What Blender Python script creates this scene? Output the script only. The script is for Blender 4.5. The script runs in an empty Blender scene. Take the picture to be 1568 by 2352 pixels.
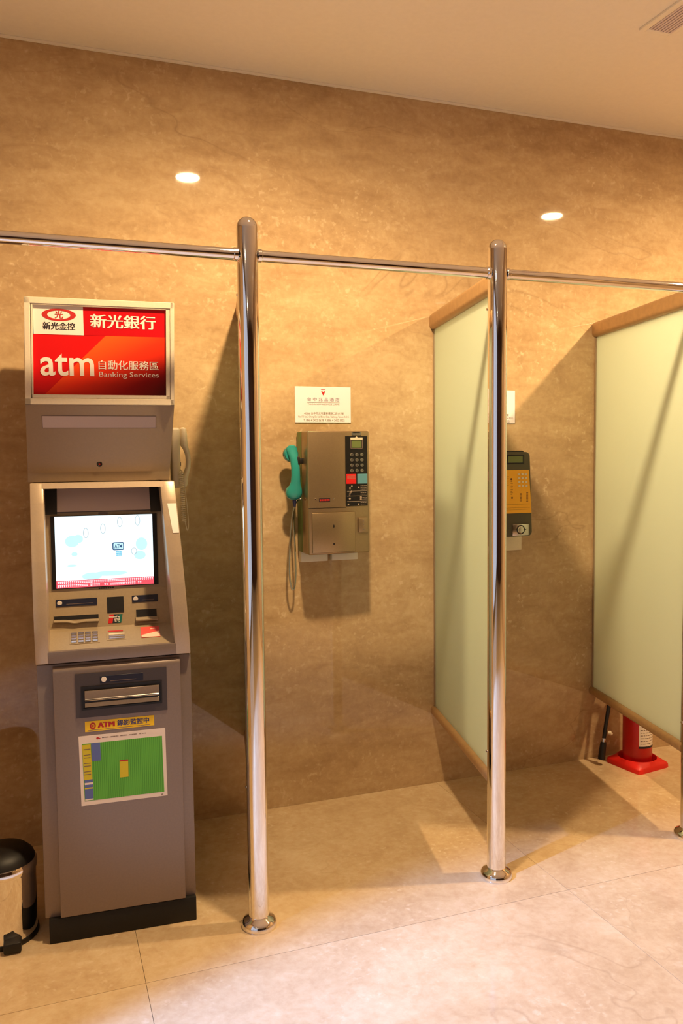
import bpy, bmesh, math, random
from mathutils import Matrix, Vector

random.seed(4)
SC = bpy.context.scene
COL = SC.collection
R = math.radians

# ------------------------------------------------------------------ camera
HC, FPX = 1.45, 1903.32
YAW, PIT, ROLL = 0.347, -0.0667, -0.0105
D, H, P = 3.2431, 2.94, 2.4283            # back wall, ceiling height, row of posts
F = Vector((math.sin(YAW) * math.cos(PIT), math.cos(YAW) * math.cos(PIT), math.sin(PIT)))
RT = Vector((math.cos(YAW), -math.sin(YAW), 0))
UP = RT.cross(F)
R2 = RT * math.cos(ROLL) + UP * math.sin(ROLL)
U2 = UP * math.cos(ROLL) - RT * math.sin(ROLL)
cd = bpy.data.cameras.new('camera')
cam = bpy.data.objects.new('camera', cd)
COL.objects.link(cam)
M = Matrix((R2, U2, -F)).transposed().to_4x4()
M.translation = Vector((0, 0, HC))
cam.matrix_world = M
cd.sensor_fit = 'HORIZONTAL'
cd.sensor_width = 36.0
cd.lens = FPX / 1568 * 36
cd.clip_start = 0.02
SC.camera = cam

# ------------------------------------------------------------------ world, lights, exposure
SC.view_settings.view_transform = 'Standard'
SC.view_settings.look = 'None'
SC.view_settings.gamma = 1
SC.view_settings.use_curve_mapping = False
SC.view_settings.exposure = 0.32

world = bpy.data.worlds.new('daylight')
SC.world = world
world.use_nodes = True
world.node_tree.nodes['Background'].inputs[0].default_value = (0.82, 0.84, 1.0, 1)
world.node_tree.nodes['Background'].inputs[1].default_value = 0.6

LAMP_COL = (1.0, 0.70, 0.37)
DOWNLIGHTS = [(0.782, 1.985), (3.049, 1.972)]
FILL_LIGHTS = [(-1.7, -0.6), (-1.7, -2.9)]  # unseen lamps added as warm fill for the hall
WALL_FILL_LIGHTS = [(3.72, -0.9), (3.72, -2.8)]  # added out of view to brighten the right wall reflected in the posts
LAMP_W, FILL_W, WALL_FILL_W, COOL_W = 150.0, 8.0, 60.0, 1320.0
COOL_AT, COOL_TO = (-2.0, 1.3, 2.84), (0.9, 1.12, 0.0)

cs = bpy.data.lights.new('cool_beam', 'SPOT')
cs.energy = COOL_W; cs.color = (0.2, 0.41, 1.0); cs.spot_size = R(43); cs.spot_blend = 0.55; cs.shadow_soft_size = 0.05
cso = bpy.data.objects.new('cool_beam', cs); COL.objects.link(cso)
cso.location = COOL_AT
cso.rotation_euler = (Vector(COOL_TO) - Vector(COOL_AT)).to_track_quat('-Z', 'Y').to_euler()

# ------------------------------------------------------------------ material helpers
def lin(r, g, b):
    f = lambda c: (c / 255 / 12.92) if c / 255 <= 0.04045 else ((c / 255 + 0.055) / 1.055) ** 2.4
    return (f(r), f(g), f(b), 1.0)

def mat(name, col, rough=0.5, metal=0.0, spec=0.5, emit=None, estr=0.0, coat=0.0):
    m = bpy.data.materials.new(name); m.use_nodes = True
    b = m.node_tree.nodes['Principled BSDF']
    b.inputs['Base Color'].default_value = col if len(col) == 4 else (*col, 1)
    b.inputs['Roughness'].default_value = rough
    b.inputs['Metallic'].default_value = metal
    b.inputs['Specular IOR Level'].default_value = spec
    b.inputs['Coat Weight'].default_value = coat
    if emit:
        b.inputs['Emission Color'].default_value = emit if len(emit) == 4 else (*emit, 1)
        b.inputs['Emission Strength'].default_value = estr
    return m

class NT:
    def __init__(s, m): s.t = m.node_tree; s.b = s.t.nodes['Principled BSDF']
    def n(s, typ, **kw):
        x = s.t.nodes.new(typ)
        for k, v in kw.items():
            if hasattr(x, k): setattr(x, k, v)
            else: x.inputs[k].default_value = v
        return x
    def l(s, a, b): s.t.links.new(a, b)
    def math(s, op, a, b=None, c=None):
        x = s.t.nodes.new('ShaderNodeMath'); x.operation = op
        for i, v in enumerate((a, b, c)):
            if v is None: continue
            if isinstance(v, (int, float)): x.inputs[i].default_value = v
            else: s.l(v, x.inputs[i])
        return x.outputs[0]
    def ramp(s, fac, stops):
        x = s.t.nodes.new('ShaderNodeValToRGB')
        e = x.color_ramp.elements
        while len(e) < len(stops): e.new(0.5)
        for i, (p, c) in enumerate(stops):
            e[i].position = p; e[i].color = c if len(c) == 4 else (*c, 1)
        s.l(fac, x.inputs[0]); return x.outputs[0]
    def mix(s, fac, a, b, mode='MIX'):
        x = s.t.nodes.new('ShaderNodeMix'); x.data_type = 'RGBA'; x.blend_type = mode
        for i, v in ((0, fac), (6, a), (7, b)):
            if isinstance(v, (int, float)): x.inputs[i].default_value = v
            elif isinstance(v, tuple): x.inputs[i].default_value = v
            else: s.l(v, x.inputs[i])
        return x.outputs[2]

def stone(name, dark, mid, light, fleck, vein, rough, sx, sz, vein_amt, tile=False, fscale=48.0):
    """polished shell limestone: clouds, small pale flecks, thin dark veins"""
    m = mat(name, mid, rough)
    t = NT(m)
    geo = t.n('ShaderNodeNewGeometry')
    vec = geo.outputs['Position']
    if tile:
        oi = t.n('ShaderNodeObjectInfo')
        c = t.n('ShaderNodeCombineXYZ')
        t.l(t.math('MULTIPLY', oi.outputs['Random'], 40.0), c.inputs[2])
        add = t.n('ShaderNodeVectorMath'); add.operation = 'ADD'
        t.l(vec, add.inputs[0]); t.l(c.outputs[0], add.inputs[1]); vec = add.outputs[0]
    mp = t.n('ShaderNodeMapping'); mp.inputs['Scale'].default_value = (sx, 1, sz)
    t.l(vec, mp.inputs[0])
    def noise(sc, det, ro, dist=0.0, src=None):
        x = t.n('ShaderNodeTexNoise')
        x.inputs['Scale'].default_value = sc; x.inputs['Detail'].default_value = det
        x.inputs['Roughness'].default_value = ro; x.inputs['Distortion'].default_value = dist
        t.l(src or mp.outputs[0], x.inputs['Vector']); return x.outputs['Fac']
    big = noise(1.6, 5, 0.6, 0.4)
    medium = noise(9.0, 8, 0.68, 0.6)
    f = t.math('ADD', t.math('MULTIPLY', big, 0.5), t.math('MULTIPLY', medium, 0.5))
    col = t.ramp(f, [(0.36, dark), (0.5, mid), (0.62, light)])
    fl = noise(fscale, 3, 0.5, 0.35, vec)
    msk = noise(3.1, 3, 0.5, 0.0, vec)
    fm = t.math('MULTIPLY', t.ramp(fl, [(0.58, (0, 0, 0)), (0.72, (1, 1, 1))]), t.ramp(msk, [(0.4, (0.1, 0.1, 0.1)), (0.65, (1, 1, 1))]))
    col = t.mix(t.math('MULTIPLY', fm, 0.55), col, fleck)
    fine = noise(46.0, 4, 0.62, 0.2, vec)
    col = t.mix(0.42, col, t.ramp(fine, [(0.3, (0.42, 0.40, 0.37)), (0.5, (0.5, 0.5, 0.5)), (0.72, (0.6, 0.61, 0.63))]), 'OVERLAY')
    v = noise(1.1, 4, 0.55, 0.5)
    vm = t.math('ABSOLUTE', t.math('SUBTRACT', v, 0.5))
    vmask = t.ramp(vm, [(0.0, (1, 1, 1)), (0.0022 if tile else 0.005, (0, 0, 0))])
    vsel = t.ramp(noise(0.9, 2, 0.5), [(0.48, (0, 0, 0)), (0.62, (1, 1, 1))])
    col = t.mix(t.math('MULTIPLY', t.math('MULTIPLY', vmask, vsel), vein_amt), col, vein)
    t.l(col, t.b.inputs['Base Color'])
    rr = t.math('ADD', t.math('MULTIPLY', medium, 0.02), rough - 0.01)
    t.l(rr, t.b.inputs['Roughness'])
    return m

def painted(name, col, rough, metal=0.0, amt=0.06, scale=160.0):
    m = mat(name, col, rough, metal)
    t = NT(m)
    tc = t.n('ShaderNodeTexCoord')
    n = t.n('ShaderNodeTexNoise'); n.inputs['Scale'].default_value = scale; n.inputs['Detail'].default_value = 3
    t.l(tc.outputs['Object'], n.inputs['Vector'])
    k = t.ramp(n.outputs['Fac'], [(0.3, tuple(c * (1 - amt) for c in col[:3])), (0.7, tuple(min(1, c * (1 + amt)) for c in col[:3]))])
    t.l(k, t.b.inputs['Base Color'])
    return m

MT = {}
MT['wall'] = stone('polished_beige_marble', lin(172, 141, 104), lin(190, 161, 122), lin(203, 176, 137), lin(226, 203, 168), lin(112, 78, 50), 0.028, 0.75, 1.7, 0.3)
MT['floor'] = stone('polished_cream_marble', lin(190, 162, 126), lin(203, 177, 141), lin(213, 190, 156), lin(228, 210, 180), lin(140, 108, 76), 0.1, 1.0, 1.0, 0.24, True, 44.0)
MT['grout'] = mat('grout', lin(150, 118, 84), 0.9)
MT['ceiling'] = painted('ceiling_paint', lin(242, 236, 224), 0.85, 0, 0.015, 60)
MT['hall'] = painted('hall_plaster', lin(120, 104, 84), 0.8, 0, 0.03, 40)
MT['darkwood'] = painted('dark_wood', lin(58, 30, 20), 0.35, 0, 0.2, 20)
MT['chrome'] = mat('chrome', (0.86, 0.84, 0.82, 1), 0.045, 1.0)
MT['steel'] = mat('worn_steel', (0.55, 0.53, 0.5, 1), 0.22, 1.0)
MT['bronze'] = painted('bronze_rail', lin(176, 140, 96), 0.36, 0.3, 0.08, 50)
MT['alu'] = mat('channel_metal', lin(170, 150, 125), 0.4, 0.6)
MT['brown_channel'] = mat('brown_channel', lin(110, 78, 50), 0.35, 0.5)
MT['cream'] = painted('cream_plastic', lin(222, 208, 182), 0.4, 0, 0.03)
MT['silver'] = painted('silver_grey_paint', lin(136, 121, 113), 0.36, 0.3, 0.04)
MT['fascia'] = painted('silver_paint_lit', lin(184, 164, 140), 0.33, 0.3, 0.03)  # the door's silver, lightened to carry the lamp light on the fascia
MT['silver2'] = painted('silver_grey_paint_header', lin(150, 130, 106), 0.42, 0.15, 0.03)
MT['panelgrey'] = painted('warm_grey_plastic', lin(165, 145, 114), 0.42, 0.25, 0.04)
MT['charcoal'] = mat('charcoal_plastic', lin(66, 58, 60), 0.45)
MT['black'] = mat('black_plastic', lin(16, 14, 14), 0.4)
MT['plinth'] = painted('black_plinth', lin(9, 7, 6), 0.6, 0, 0.3, 90)
MT['lidblack'] = mat('black_lid', lin(8, 6, 6), 0.5)
MT['navy'] = mat('navy_strip', lin(22, 26, 48), 0.3)
MT['white'] = mat('white_print', lin(238, 228, 214), 0.55)
MT['glossy_white'] = mat('glossy_white_sticker', lin(250, 244, 234), 0.12)
MT['cardwhite'] = mat('white_card', lin(236, 232, 240), 0.5)
MT['paper'] = mat('white_paper', lin(240, 226, 216), 0.7)
MT['red'] = mat('sign_red', lin(214, 18, 20), 0.3)
MT['darkred'] = mat('sign_deep_red', lin(196, 10, 22), 0.3)
MT['blueprint'] = mat('print_blue', lin(40, 50, 120), 0.4)
MT['ink'] = mat('dark_ink', lin(34, 26, 34), 0.5)
MT['greyink'] = mat('grey_ink', lin(120, 100, 90), 0.6)
MT['redink'] = mat('red_ink', lin(186, 34, 30), 0.5)
MT['yellow'] = mat('label_yellow', lin(250, 206, 10), 0.4)
MT['posteryellow'] = mat('poster_yellow', lin(214, 196, 40), 0.6)
MT['posterblue'] = mat('poster_blue', lin(96, 112, 176), 0.6)
MT['cardred'] = mat('card_red', lin(226, 84, 70), 0.35)
MT['cardpale'] = mat('card_pale', lin(244, 206, 180), 0.35)
MT['upred'] = mat('card_logo_red', lin(205, 30, 30), 0.35)
MT['upblue'] = mat('card_logo_dark', lin(28, 40, 50), 0.35)
MT['upgreen'] = mat('card_logo_green', lin(20, 100, 86), 0.35)
MT['teal'] = mat('teal_plastic', lin(46, 148, 144), 0.25)
MT['green'] = painted('green_enamel', lin(92, 112, 56), 0.4, 0.1, 0.06)
MT['stainless'] = painted('brushed_stainless', lin(162, 140, 108), 0.33, 0.75, 0.04, 220)
MT['phoneblue'] = mat('pale_blue_button', lin(92, 146, 160), 0.4)
MT['olive'] = mat('dark_olive_plastic', lin(74, 68, 50), 0.45)
MT['orange'] = mat('orange_panel', lin(240, 176, 40), 0.45)
MT['lcd'] = mat('lcd_green', lin(104, 116, 66), 0.25)
MT['extred'] = mat('extinguisher_red', lin(186, 14, 12), 0.3)
MT['basered'] = mat('red_rubber_stand', lin(214, 30, 22), 0.4)
MT['rubber'] = mat('black_rubber', lin(20, 17, 14), 0.5)
MT['boot'] = mat('dark_blue_boot', lin(32, 34, 70), 0.4)
MT['grille'] = mat('grille_metal', lin(214, 200, 204), 0.5)
MT['dark_void'] = mat('duct_black', lin(40, 28, 22), 0.9)
MT['lens'] = mat('lamp_lens', (1, 1, 1, 1), 0.4, emit=(1.0, 0.84, 0.6), estr=90.0)
MT['creamprint'] = mat('cream_print', lin(170, 150, 130), 0.5)
MT['brownprint'] = mat('brown_print', lin(110, 66, 22), 0.5)
MT['lens_dim'] = mat('lamp_lens_dimmed', (1, 1, 1, 1), 0.4, emit=(1.0, 0.84, 0.6), estr=2.0)  # kept dim so the added wall lamps leave no mirror image
MT['trimwhite'] = mat('white_trim', lin(235, 228, 215), 0.5)
MT['screen'] = mat('screen_glow', (0.02, 0.02, 0.02, 1), 0.2, emit=lin(226, 246, 255), estr=1.15)
MT['screen_blue'] = mat('screen_pale_blue', (0.02, 0.02, 0.02, 1), 0.2, emit=lin(190, 232, 240), estr=1.0)
MT['screen_grey'] = mat('screen_grey', (0.02, 0.02, 0.02, 1), 0.2, emit=lin(170, 190, 196), estr=0.9)
MT['screen_red'] = mat('screen_red', (0.02, 0.02, 0.02, 1), 0.2, emit=lin(232, 84, 98), estr=0.95)
MT['screen_white'] = mat('screen_white', (0.02, 0.02, 0.02, 1), 0.2, emit=lin(255, 230, 236), estr=1.0)
MT['screen_navy'] = mat('screen_navy', (0.02, 0.02, 0.02, 1), 0.2, emit=lin(44, 84, 130), estr=0.8)
MT['screen_cyan'] = mat('screen_cyan', (0.02, 0.02, 0.02, 1), 0.2, emit=lin(120, 200, 230), estr=0.9)
MT['diffuser'] = mat('lamp_cover', lin(190, 172, 165), 0.5)
MT['pane'] = mat('entrance_glass', (1, 1, 1, 1), 0.02)
MT['pane'].node_tree.nodes['Principled BSDF'].inputs['Transmission Weight'].default_value = 1.0

def frosted():
    m = mat('frosted_glass', lin(220, 232, 220), 0.28)
    t = NT(m)
    tr = t.n('ShaderNodeBsdfTranslucent'); tr.inputs[0].default_value = lin(232, 241, 228)
    mx = t.n('ShaderNodeMixShader'); mx.inputs[0].default_value = 0.6
    out = t.t.nodes['Material Output']
    t.l(t.b.outputs[0], mx.inputs[1]); t.l(tr.outputs[0], mx.inputs[2]); t.l(mx.outputs[0], out.inputs[0])
    return m
MT['frosted'] = frosted()

def orange_print():
    m = mat('sign_orange_blend', lin(250, 80, 30), 0.3)
    t = NT(m)
    tc = t.n('ShaderNodeTexCoord')
    sx = t.n('ShaderNodeSeparateXYZ'); t.l(tc.outputs['Object'], sx.inputs[0])
    # printed blend from orange (upper left) to maroon (lower right)
    k = t.math('ADD', t.math('MULTIPLY', t.math('SUBTRACT', sx.outputs[0], 0.20), 2.2), t.math('MULTIPLY', t.math('SUBTRACT', 1.80, sx.outputs[2]), 4.2))
    c = t.ramp(k, [(0.0, lin(255, 92, 30)), (0.35, lin(236, 52, 22)), (0.75, lin(140, 8, 10)), (1.0, lin(70, 2, 4))])
    t.l(c, t.b.inputs['Base Color']); return m
MT['blend'] = orange_print()

def lined_green():
    m = mat('poster_green', lin(60, 150, 40), 0.6)
    t = NT(m)
    tc = t.n('ShaderNodeTexCoord')
    sx = t.n('ShaderNodeSeparateXYZ'); t.l(tc.outputs['Object'], sx.inputs[0])
    fr = t.math('FRACT', t.math('MULTIPLY', sx.outputs[0], 170.0))
    k = t.math('LESS_THAN', fr, 0.22)
    c = t.mix(k, lin(98, 182, 62), lin(62, 140, 44))
    t.l(c, t.b.inputs['Base Color']); return m
MT['postergreen'] = lined_green()

# ------------------------------------------------------------------ mesh helpers
class B:
    """collects shapes into ONE mesh"""
    def __init__(s): s.v = []; s.f = []; s.mi = []
    def add(s, verts, faces, mi=0):
        o = len(s.v); s.v += [tuple(v) for v in verts]
        s.f += [tuple(i + o for i in f) for f in faces]; s.mi += [mi] * len(faces); return s
    def box(s, x0, x1, y0, y1, z0, z1, bev=0.0, seg=2, mi=0):
        bm = bmesh.new()
        vs = [bm.verts.new((x, y, z)) for x in (x0, x1) for y in (y0, y1) for z in (z0, z1)]
        for q in ((0, 1, 3, 2), (4, 6, 7, 5), (0, 4, 5, 1), (2, 3, 7, 6), (0, 2, 6, 4), (1, 5, 7, 3)):
            bm.faces.new([vs[i] for i in q])
        if bev > 0:
            bmesh.ops.bevel(bm, geom=bm.edges[:], offset=bev, segments=seg, profile=0.5, affect='EDGES')
        return s.merge(bm, mi)
    def merge(s, bm, mi=0):
        bmesh.ops.recalc_face_normals(bm, faces=bm.faces[:])
        bm.verts.index_update()
        s.add([v.co[:] for v in bm.verts], [[v.index for v in f.verts] for f in bm.faces], mi)
        bm.free(); return s
    def prism(s, poly, axis, a, b, bev=0.0, seg=2, mi=0):
        """poly = 2D outline in the two other axes (order x,y,z minus axis), extruded a..b along axis"""
        bm = bmesh.new()
        def mk(p, t):
            return {'x': (t, p[0], p[1]), 'y': (p[0], t, p[1]), 'z': (p[0], p[1], t)}[axis]
        lo = [bm.verts.new(mk(p, a)) for p in poly]; hi = [bm.verts.new(mk(p, b)) for p in poly]
        n = len(poly)
        bm.faces.new(lo); bm.faces.new(hi)
        for i in range(n): bm.faces.new((lo[i], lo[(i + 1) % n], hi[(i + 1) % n], hi[i]))
        if bev > 0:
            bmesh.ops.recalc_face_normals(bm, faces=bm.faces[:])
            bmesh.ops.bevel(bm, geom=bm.edges[:], offset=bev, segments=seg, profile=0.5, affect='EDGES', clamp_overlap=True)
        return s.merge(bm, mi)
    def lathe(s, prof, c=(0, 0, 0), seg=32, axis='z', mi=0):
        vs = []; fs = []
        for (r, h) in prof:
            for k in range(seg):
                a = 2 * math.pi * k / seg
                p, q = r * math.cos(a), r * math.sin(a)
                vs.append({'z': (c[0] + p, c[1] + q, c[2] + h), 'y': (c[0] + p, c[1] + h, c[2] + q), 'x': (c[0] + h, c[1] + p, c[2] + q)}[axis])
        for i in range(len(prof) - 1):
            for k in range(seg):
                fs.append((i * seg + k, i * seg + (k + 1) % seg, (i + 1) * seg + (k + 1) % seg, (i + 1) * seg + k))
        fs.append(tuple(range(seg))); fs.append(tuple((len(prof) - 1) * seg + k for k in range(seg)))
        bm = bmesh.new()
        bv = [bm.verts.new(v) for v in vs]
        for f in fs: bm.faces.new([bv[i] for i in f])
        bmesh.ops.remove_doubles(bm, verts=bm.verts[:], dist=1e-6)
        bmesh.ops.dissolve_degenerate(bm, dist=1e-7, edges=bm.edges[:])
        return s.merge(bm, mi)
    def tube(s, path, r, sides=8, mi=0):
        pts = [Vector(p) for p in path]; vs = []; fs = []
        nrm = None
        for i, p in enumerate(pts):
            t = (pts[min(i + 1, len(pts) - 1)] - pts[max(i - 1, 0)]).normalized()
            if nrm is None:
                nrm = t.orthogonal().normalized()
            nrm = (nrm - t * nrm.dot(t)).normalized()
            bn = t.cross(nrm)
            rr = r[i] if isinstance(r, (list, tuple)) else r
            for k in range(sides):
                a = 2 * math.pi * k / sides
                vs.append(p + nrm * (rr * math.cos(a)) + bn * (rr * math.sin(a)))
        n = len(pts)
        for i in range(n - 1):
            for k in range(sides):
                fs.append((i * sides + k, i * sides + (k + 1) % sides, (i + 1) * sides + (k + 1) % sides, (i + 1) * sides + k))
        fs.append(tuple(range(sides))[::-1]); fs.append(tuple((n - 1) * sides + k for k in range(sides)))
        return s.add(vs, fs, mi)
    def loft(s, secs, sides=16, mi=0):
        """secs: (centre, half x, half y) ellipses stacked along a path, capped"""
        vs = []; fs = []
        for (c, a, b) in secs:
            for k in range(sides):
                t = 2 * math.pi * k / sides
                vs.append((c[0] + a * math.cos(t), c[1] + b * math.sin(t), c[2]))
        n = len(secs)
        for i in range(n - 1):
            for k in range(sides):
                fs.append((i * sides + k, i * sides + (k + 1) % sides, (i + 1) * sides + (k + 1) % sides, (i + 1) * sides + k))
        fs.append(tuple(range(sides))[::-1]); fs.append(tuple((n - 1) * sides + k for k in range(sides)))
        return s.add(vs, fs, mi)
    def plate(s, pts, y, mi=0, t=0.0004):
        """thin printed patch facing -y: outline (x,z) at depth y"""
        return s.prism(pts, 'y', y - t, y, mi=mi)
    def rect(s, x0, x1, z0, z1, y, mi=0, t=0.0004):
        return s.plate([(x0, z0), (x1, z0), (x1, z1), (x0, z1)], y, mi, t)
    def ellipse(s, cx, cz, a, b, y, mi=0, n=32, t=0.0004):
        return s.plate([(cx + a * math.cos(2 * math.pi * k / n), cz + b * math.sin(2 * math.pi * k / n)) for k in range(n)], y, mi, t)
    def ring(s, cx, cz, a, b, a2, b2, y, mi=0, n=40):
        vs = []; fs = []
        for k in range(n):
            c, q = math.cos(2 * math.pi * k / n), math.sin(2 * math.pi * k / n)
            vs += [(cx + a * c, y, cz + b * q), (cx + a2 * c, y, cz + b2 * q)]
        for k in range(n):
            j = (k + 1) % n
            fs.append((2 * k, 2 * j, 2 * j + 1, 2 * k + 1))
        return s.add(vs, fs, mi)
    def xf(s, fn):
        s.v = [tuple(fn(*v)) for v in s.v]; return s
    def build(s, name, mats, parent=None, smooth=True, angle=35, loc=None):
        me = bpy.data.meshes.new(name)
        me.from_pydata(s.v, [], s.f)
        for m in (mats if isinstance(mats, (list, tuple)) else [mats]):
            me.materials.append(MT[m] if isinstance(m, str) else m)
        for p, i in zip(me.polygons, s.mi): p.material_index = i
        me.update()
        if smooth:
            me.polygons.foreach_set('use_smooth', [True] * len(me.polygons))
            me.set_sharp_from_angle(angle=R(angle))
        o = bpy.data.objects.new(name, me); COL.objects.link(o)
        if parent: o.parent = parent
        if loc: o.location = loc
        return o

def thing(name, label, cat, loc=(0, 0, 0), rz=0.0, group=None):
    o = bpy.data.objects.new(name, None); COL.objects.link(o)
    o.empty_display_size = 0.1
    o.location = loc; o.rotation_euler = (0, 0, rz)
    return tag(o, label, cat, group)

def tag(o, label, cat, group=None):
    o['label'] = label; o['category'] = cat
    if group: o['group'] = group
    return o

def struct(o):
    o['kind'] = 'structure'; return o

def dup(o, parent=None):
    c = o.copy(); COL.objects.link(c)
    if parent: c.parent = parent
    for ch in list(o.children): dup(ch, c)
    return c

def text_mesh(txt, bold=0.0):
    cu = bpy.data.curves.new('lettering', 'FONT')
    cu.body = txt; cu.size = 1.0; cu.offset = bold; cu.resolution_u = 3
    o = bpy.data.objects.new('lettering', cu); COL.objects.link(o)
    dg = bpy.context.evaluated_depsgraph_get(); dg.update()
    me = o.evaluated_get(dg).to_mesh()
    vs = [v.co.copy() for v in me.vertices]; fs = [tuple(p.vertices) for p in me.polygons]
    o.evaluated_get(dg).to_mesh_clear()
    bpy.data.objects.remove(o); bpy.data.curves.remove(cu)
    return vs, fs

def put_text(b, txt, x0, x1, z0, z1, y, mi=0, bold=0.0, keep=False, heavy=0.0):
    """lettering fitted into the rectangle x0..x1, z0..z1 at depth y, facing -y"""
    vs, fs = text_mesh(txt, bold)
    if not vs: return b
    ax, bx = min(v.x for v in vs), max(v.x for v in vs)
    ay, by = min(v.y for v in vs), max(v.y for v in vs)
    kx = (x1 - x0) / max(1e-6, bx - ax); kz = (z1 - z0) / max(1e-6, by - ay)
    if keep: kx = kz = min(kx, kz)
    n = 3 if heavy else 1
    for k in range(n):
        dx = heavy * (z1 - z0) * (k - (n - 1) / 2)
        b.add([(x0 + dx + (v.x - ax) * kx, y - .00008 * k, z0 + (v.y - ay) * kz) for v in vs], fs, mi)
    return b

# ------------------------------------------------------------------ the room
XL, XR, YF = -2.5, 4.3, -4.2
struct(B().box(XL - .1, XR + .1, YF - .1, D + .1, -0.12, -0.012).build('floor', 'grout', smooth=False))
floor = bpy.data.objects['floor']
TS, TX, TY = 1.38, 0.2275, 2.262
i0, i1 = math.floor((XL - TX) / TS), math.ceil((XR - TX) / TS)
j0, j1 = math.floor((YF - TY) / TS), math.ceil((D - TY) / TS)
tile_cache = {}
for i in range(i0, i1):
    for j in range(j0, j1):
        x0, x1 = max(XL, TX + i * TS), min(XR, TX + (i + 1) * TS)
        y0, y1 = max(YF, TY + j * TS), min(D, TY + (j + 1) * TS)
        g = 0.0006
        if x1 - x0 < 0.02 or y1 - y0 < 0.02: continue
        w, d = round(x1 - x0 - 2 * g, 5), round(y1 - y0 - 2 * g, 5)
        if (w, d) in tile_cache:
            o = bpy.data.objects.new('tile', tile_cache[(w, d)]); COL.objects.link(o); o.parent = floor
        else:
            o = B().box(0, w, 0, d, -0.012, 0.0).build('tile', 'floor', floor, smooth=False)
            tile_cache[(w, d)] = o.data
        o.location = (x0 + g, y0 + g, 0)

struct(B().box(XL - .1, XR + .1, D, D + 0.1, 0, H + .1).build('wall_back', 'wall', smooth=False))
struct(B().box(XL - .1, XR + .1, YF - .1, D + .1, H + 0.002, H + 0.1).build('ceiling', 'ceiling', smooth=False))
struct(B().box(XL, XR, D - 0.012, D - 0.001, H - 0.006, H + 0.001).build('trim_1', 'ceiling', smooth=False))
struct(B().box(XR, XR + .1, YF, D, 0, H).build('wall_right', 'wall', smooth=False))
struct(B().box(-1.35, -1.2, 1.62, D, 0, H).build('wall_return', 'wall', smooth=False))
struct(B().box(XL - .1, XR + .1, YF - .1, YF, 0, H).build('wall_front', 'hall', smooth=False))
struct(B().box(XL, XR, YF, YF + .03, 0, 2.86, .004).build('trim_2', 'darkwood', smooth=False))
# glazed entrance front on the left of the hall
GY0, GY1 = -4.0, 1.1
wl = B()
wl.box(XL - .1, XL, YF, GY0, 0, H).box(XL - .1, XL, GY1, D, 0, H).box(XL - .1, XL, GY0, GY1, 2.86, H).box(XL - .1, XL, GY0, GY1, 0, 0.08)
struct(wl.build('wall_left', 'hall', smooth=False))
wn = B().box(XL - .08, XL - .02, GY0, GY1, .08, .14).box(XL - .08, XL - .02, GY0, GY1, 2.8, 2.86)
NB = 4; stp = (GY1 - GY0 - .05) / NB
for k in range(NB + 1): wn.box(XL - .08, XL - .02, GY0 + stp * k, GY0 + stp * k + .05, .14, 2.8)
win = struct(wn.build('window_1', 'alu', smooth=False))
for k in range(NB): B().box(XL - .055, XL - .045, GY0 + stp * k + .05, GY0 + stp * (k + 1), .14, 2.8).build('pane', 'pane', win, smooth=False)

# ------------------------------------------------------------------ downlights (booth pair seen mirrored in the polished wall, hall pair added as fill)
def downlight(x, y, label, watts, group, strength_mat='lens'):
    t = thing('ceiling_downlight', label, 'light', (x, y, H), 0, group)
    B().lathe([(0.052, 0.002), (0.052, -0.004), (0.075, -0.006), (0.078, 0.0), (0.078, 0.002)], seg=32).build('trim_ring', 'trimwhite', t)
    B().lathe([(0.0, -0.0035), (0.054, -0.0035), (0.054, 0.001), (0.0, 0.001)], seg=32).build('lamp_lens', strength_mat, t)
    l = bpy.data.lights.new('downlight_beam', 'AREA')
    l.shape = 'DISK'; l.size = 0.115
    l.energy = watts * 0.3125; l.color = LAMP_COL
    l.use_nodes = True                    # reflector profile of the lamp (intensity over the angle from its axis)
    nt = l.node_tree; em = nt.nodes['Emission']
    ge = nt.nodes.new('ShaderNodeNewGeometry'); dt = nt.nodes.new('ShaderNodeVectorMath'); dt.operation = 'DOT_PRODUCT'
    ab = nt.nodes.new('ShaderNodeMath'); ab.operation = 'ABSOLUTE'
    mxm = nt.nodes.new('ShaderNodeMath'); mxm.operation = 'MAXIMUM'; mxm.inputs[1].default_value = 0.12
    rp = nt.nodes.new('ShaderNodeValToRGB'); e = rp.color_ramp.elements
    prof = [(0.0, 0.0), (0.2, 0.1), (0.36, 0.34), (0.5, 0.72), (0.62, 0.9), (0.74, 0.97), (0.86, 0.93), (1.0, 0.76)]
    while len(e) < len(prof): e.new(0.5)
    for el, (p_, v_) in zip(e, prof): el.position = p_; el.color = (v_, v_, v_, 1)
    dv_ = nt.nodes.new('ShaderNodeMath'); dv_.operation = 'DIVIDE'
    nt.links.new(ge.outputs['Incoming'], dt.inputs[0]); nt.links.new(ge.outputs['Normal'], dt.inputs[1])
    nt.links.new(dt.outputs['Value'], ab.inputs[0]); nt.links.new(ab.outputs[0], rp.inputs[0]); nt.links.new(ab.outputs[0], mxm.inputs[0])
    nt.links.new(rp.outputs[0], dv_.inputs[0]); nt.links.new(mxm.outputs[0], dv_.inputs[1]); nt.links.new(dv_.outputs[0], em.inputs['Strength'])
    o = bpy.data.objects.new('downlight_beam', l); COL.objects.link(o)
    o.parent = t; o.location = (0, 0, -0.0065)
    return t
downlight(*DOWNLIGHTS[0], 'round recessed ceiling lamp above the teal-handset payphone booth', LAMP_W, 'ceiling downlights')
downlight(*DOWNLIGHTS[1], 'round recessed ceiling lamp above the red fire extinguisher booth', LAMP_W * 1.12, 'ceiling downlights')
downlight(*FILL_LIGHTS[0], 'added fill lamp in the hall ceiling beside the alcove return wall', FILL_W, 'added hall fill lamps')
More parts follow.
